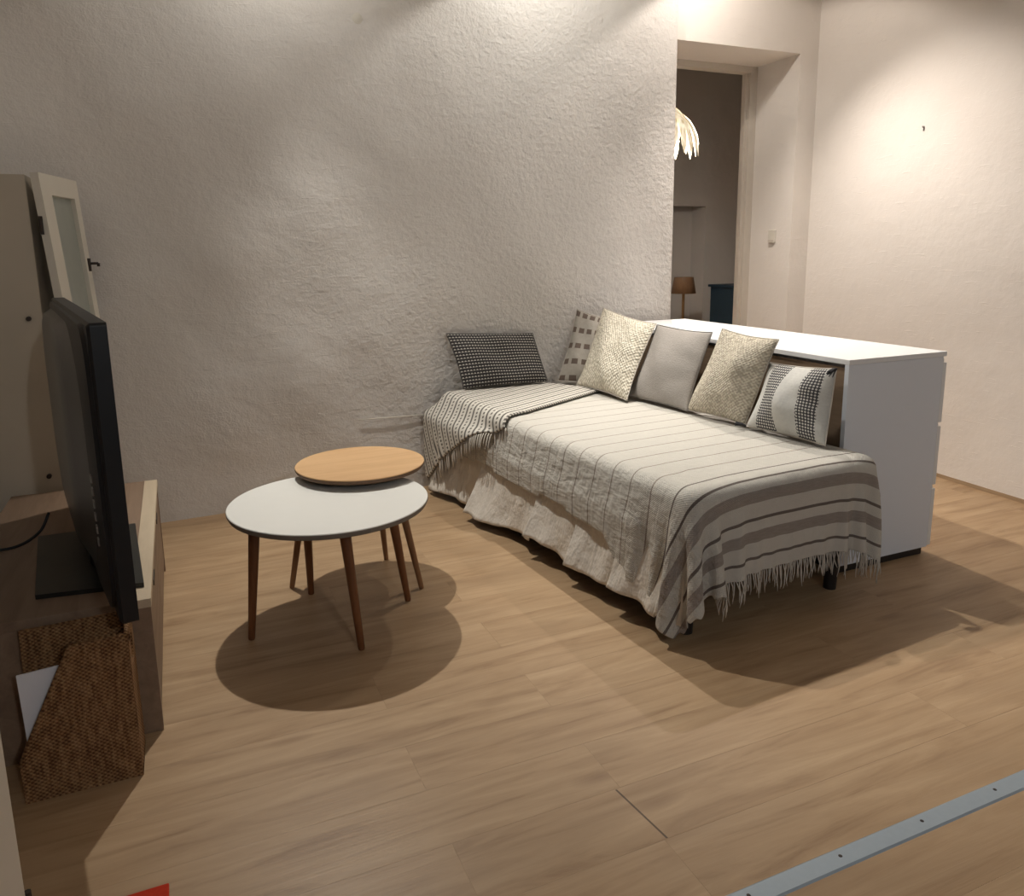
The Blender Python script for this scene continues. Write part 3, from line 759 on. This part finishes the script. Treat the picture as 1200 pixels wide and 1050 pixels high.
pp = m.build('paper_folder', M_paper); tag(pp, 'white paper folder standing in the woven basket', 'folder'); recentre(pp, (-.28, by0+.024, .014))

# ------------------------------------------------------------------ left corner: narrow cupboard with a leaning glazed door
t = thing('corner_cupboard', 'beige narrow cupboard in the left corner with a glazed door', 'cupboard', (-.52, 3.2, 0))
MB().b2((XL+.002, 3.06, 0), (-.415, YB-.035, 1.43), .003).build('body', M_cream, t)
def leaning_leaf():
    # leaf in the plane from H (hinge side, near) to E (far), sheared slightly out at the bottom
    H0, H1 = Vector((-.345, 3.045, .62)), Vector((-.399, 3.045, 1.435))
    E0, E1 = Vector((-.285, 3.50, .62)), Vector((-.330, 3.50, 1.445))
    def q(a, b, d=0):
        p = (H0*(1-a)+E0*a)*(1-b)+(H1*(1-a)+E1*a)*b
        n = (E0-H0).cross(H1-H0).normalized(); n = n if n.x > 0 else -n
        return p+n*d
    def bar(a0, a1, b0, b1, d0, d1, name, mat, par):
        bm = bmesh.new(); V = [bm.verts.new(q(a, b, d)) for d in (d0, d1) for a, b in ((a0, b0), (a1, b0), (a1, b1), (a0, b1))]
        for f in ((0, 1, 2, 3), (7, 6, 5, 4), (0, 4, 5, 1), (1, 5, 6, 2), (2, 6, 7, 3), (3, 7, 4, 0)): bm.faces.new([V[i] for i in f])
        mm = MB(); mm.bm.free(); mm.bm = bm; return mm.build(name, mat, par)
    door = bar(0, .24, 0, 1, 0, .025, 'door', M_creaml, t)
    bar(.86, 1, 0, 1, 0, .025, 'stile', M_creaml, door); bar(.24, .86, .915, 1, 0, .025, 'rail', M_creaml, door); bar(.24, .86, 0, .08, 0, .025, 'rail', M_creaml, door)
    bar(.24, .86, .08, .915, .006, .010, 'glass_pane', M_glass, door)
    m = MB(); a = q(.93, .62, .025); m.tube([a, a+Vector((.035, 0, 0))], .005, 10).tube([a+Vector((.035, 0, -.012)), a+Vector((.035, -.0, .0)), a+Vector((.042, -.0, -.0))], .006, 10)
    m.tube([a+Vector((.003, 0, -.03)), a+Vector((.003, 0, .02))], .007, 10); m.build('handle', M_iron, door, True)
    for z in (.79,): 
        a = q(-.01, z, .006); MB().tube([a-Vector((0, 0, .03)), a+Vector((0, 0, .03))], .006, 8).build('hinge', M_iron, door)
leaning_leaf()
for z in (.955, .40):
    MB().tube([(-.455, 3.062, z), (-.455, 3.045, z)], .008, 10).build('knob', M_iron, t)

# ------------------------------------------------------------------ small things on the walls
o = MB().lathe([(0, .012), (.020, .012), (.027, .008), (.029, 0), (0, 0)], (0, 0, 0), 32)
bmesh.ops.rotate(o.bm, cent=(0, 0, 0), matrix=Matrix.Rotation(PI/2, 3, 'X'), verts=o.bm.verts); bmesh.ops.translate(o.bm, vec=(.845, YB+.006, 2.168), verts=o.bm.verts)
c = o.build('junction_cover', M_switch, None, 'auto'); tag(c, 'small round white cover high on the rough back wall', 'wall cover'); recentre(c, (.845, YB, 2.168))
t = thing('light_switch', 'small light switch on the right side of the doorway reveal', 'switch', (XJ-.004, 3.79, 1.22))
MB().b2((XJ-.010, 3.755, 1.19), (XJ, 3.815, 1.265), .003).build('plate', M_switch, t)
MB().b2((XJ-.017, 3.762, 1.187), (XJ-.010, 3.808, 1.207), .002).build('rocker', M_frame, t)
xw = wall_x(2.853)
h = MB().tube([(xw, 2.853, 1.738), (xw-.010, 2.853, 1.738), (xw-.012, 2.853, 1.745)], .0022, 8).b2((xw-.003, 2.850, 1.722), (xw, 2.856, 1.745)).build('wall_hook', M_edge)
tag(h, 'tiny metal hook in the bare right wall', 'hook'); recentre(h, (xw, 2.853, 1.735))
mt = MB().b2((-.62, .55, 0), (-.102, 1.405, .007), .002).build('door_mat', M_red); tag(mt, 'red mat whose corner shows at the bottom edge', 'mat'); recentre(mt, (-.36, 1.0, 0))
w_ = MB().tube([(.76, YB-.004, .376), (1.0, YB-.003, .371), (1.13, YB-.004, .370)], .0022, 8).build('wall_cable', M_switch, None, True); tag(w_, 'short pale cable along the back wall left of the bed', 'cable'); recentre(w_, (.76, YB, .376))

# ------------------------------------------------------------------ the far room
t = thing('pendant_lamp', 'lit pale paper-petal pendant lamp in the room beyond the doorway', 'lamp', (3.62, 5.30, 2.0))
M_petal = emis('glowing_petal', (1.0, .82, .50), 2.3)
M_petal.node_tree.nodes['Principled BSDF'].inputs['Roughness'].default_value = .8
def petal_mat():
    t2 = NT('lit_petal', .8, .1); nz = t2.noise(t2.co('Object', scale=(1, 1, .25)), 34, 3); c = t2.ramp(nz, [(.3, (.95, .66, .36)), (.62, (1, .90, .68))])
    t2.col((.8, .75, .62)); t2.set(t2.b.inputs['Emission Color'], c); t2.set(t2.b.inputs['Emission Strength'], t2.math('MULTIPLY_ADD', nz, 1.7, -.1)); return t2.m
M_petal = petal_mat()
pc = Vector((3.62, 5.30, 1.93)); rg = random.Random(2); NP = 22
for ring, (rr, z0, z1, n) in enumerate(((.265, .32, -.01, 24), (.20, .35, .06, 16))):
    for k in range(n):
        a = 2*PI*k/n+rg.uniform(-.05, .05); bm = bmesh.new(); V = []
        ln = rg.uniform(.9, 1.06)
        for i in range(9):
            s = i/8; ang = s*PI*.52; r = rr*math.sin(ang)*1.05+.01; z = z0-(z0-z1)*(1-math.cos(ang))*ln; wd = .032*math.sin(PI*(s*.86+.06))**.5*(1 if s < .98 else .12)
            c0 = pc+Vector((math.cos(a)*r, math.sin(a)*r, z-.02)); tv = Vector((-math.sin(a), math.cos(a), 0)); V.append((bm.verts.new(c0-tv*wd), bm.verts.new(c0+tv*wd)))
        for A, B in zip(V, V[1:]): bm.faces.new((A[0], A[1], B[1], B[0]))
        mm = MB(); mm.bm.free(); mm.bm = bm; o = mm.build('petal', M_petal, t, True); q = o.modifiers.new('s', 'SOLIDIFY'); q.thickness = .002
MB().tube([pc+Vector((0, 0, .30)), (pc.x, pc.y, 3.1)], .004, 8).build('cord', M_black, t)
MB().lathe([(0, .06), (.02, .05), (.022, 0), (0, 0)], tuple(pc+Vector((0, 0, .24))), 16).build('socket', M_brass, t)
point('pendant_bulb_glow', (pc.x, pc.y, pc.z+.06), 70, .05, (1, .92, .83))
t = thing('table_lamp', 'small unlit lamp with a brown shade beyond the doorway', 'lamp', (4.95, 6.78, .0))
MB().lathe([(.10, 0), (.13, -.17), (.125, -.17), (.095, 0)], (4.95, 6.78, .86), 32).build('lamp_shade', wood('shade_cane', (.16, .09, .05), (.22, .13, .07), 2), t, True)
MB().tube([(4.95, 6.78, .02), (4.95, 6.78, .82)], .015, 12).build('pole', M_brass, t)
MB().lathe([(0, .03), (.1, .025), (.12, 0), (0, 0)], (4.95, 6.78, 0), 32).build('base', M_brass, t, True)
t = thing('dark_cabinet', 'dark navy cabinet beyond the doorway behind the chest', 'cabinet', (5.5, 6.4, 0))
MB().b2((5.16, 6.2, .05), (5.75, 6.6, .76), .004).build('body', M_navy, t); MB().b2((5.14, 6.18, .76), (5.77, 6.62, .785), .003).build('top', M_navy, t)
for x in (5.20, 5.71): MB().b2((x-.02, 6.24, 0), (x+.02, 6.28, .05)).build('foot', M_dark, t)
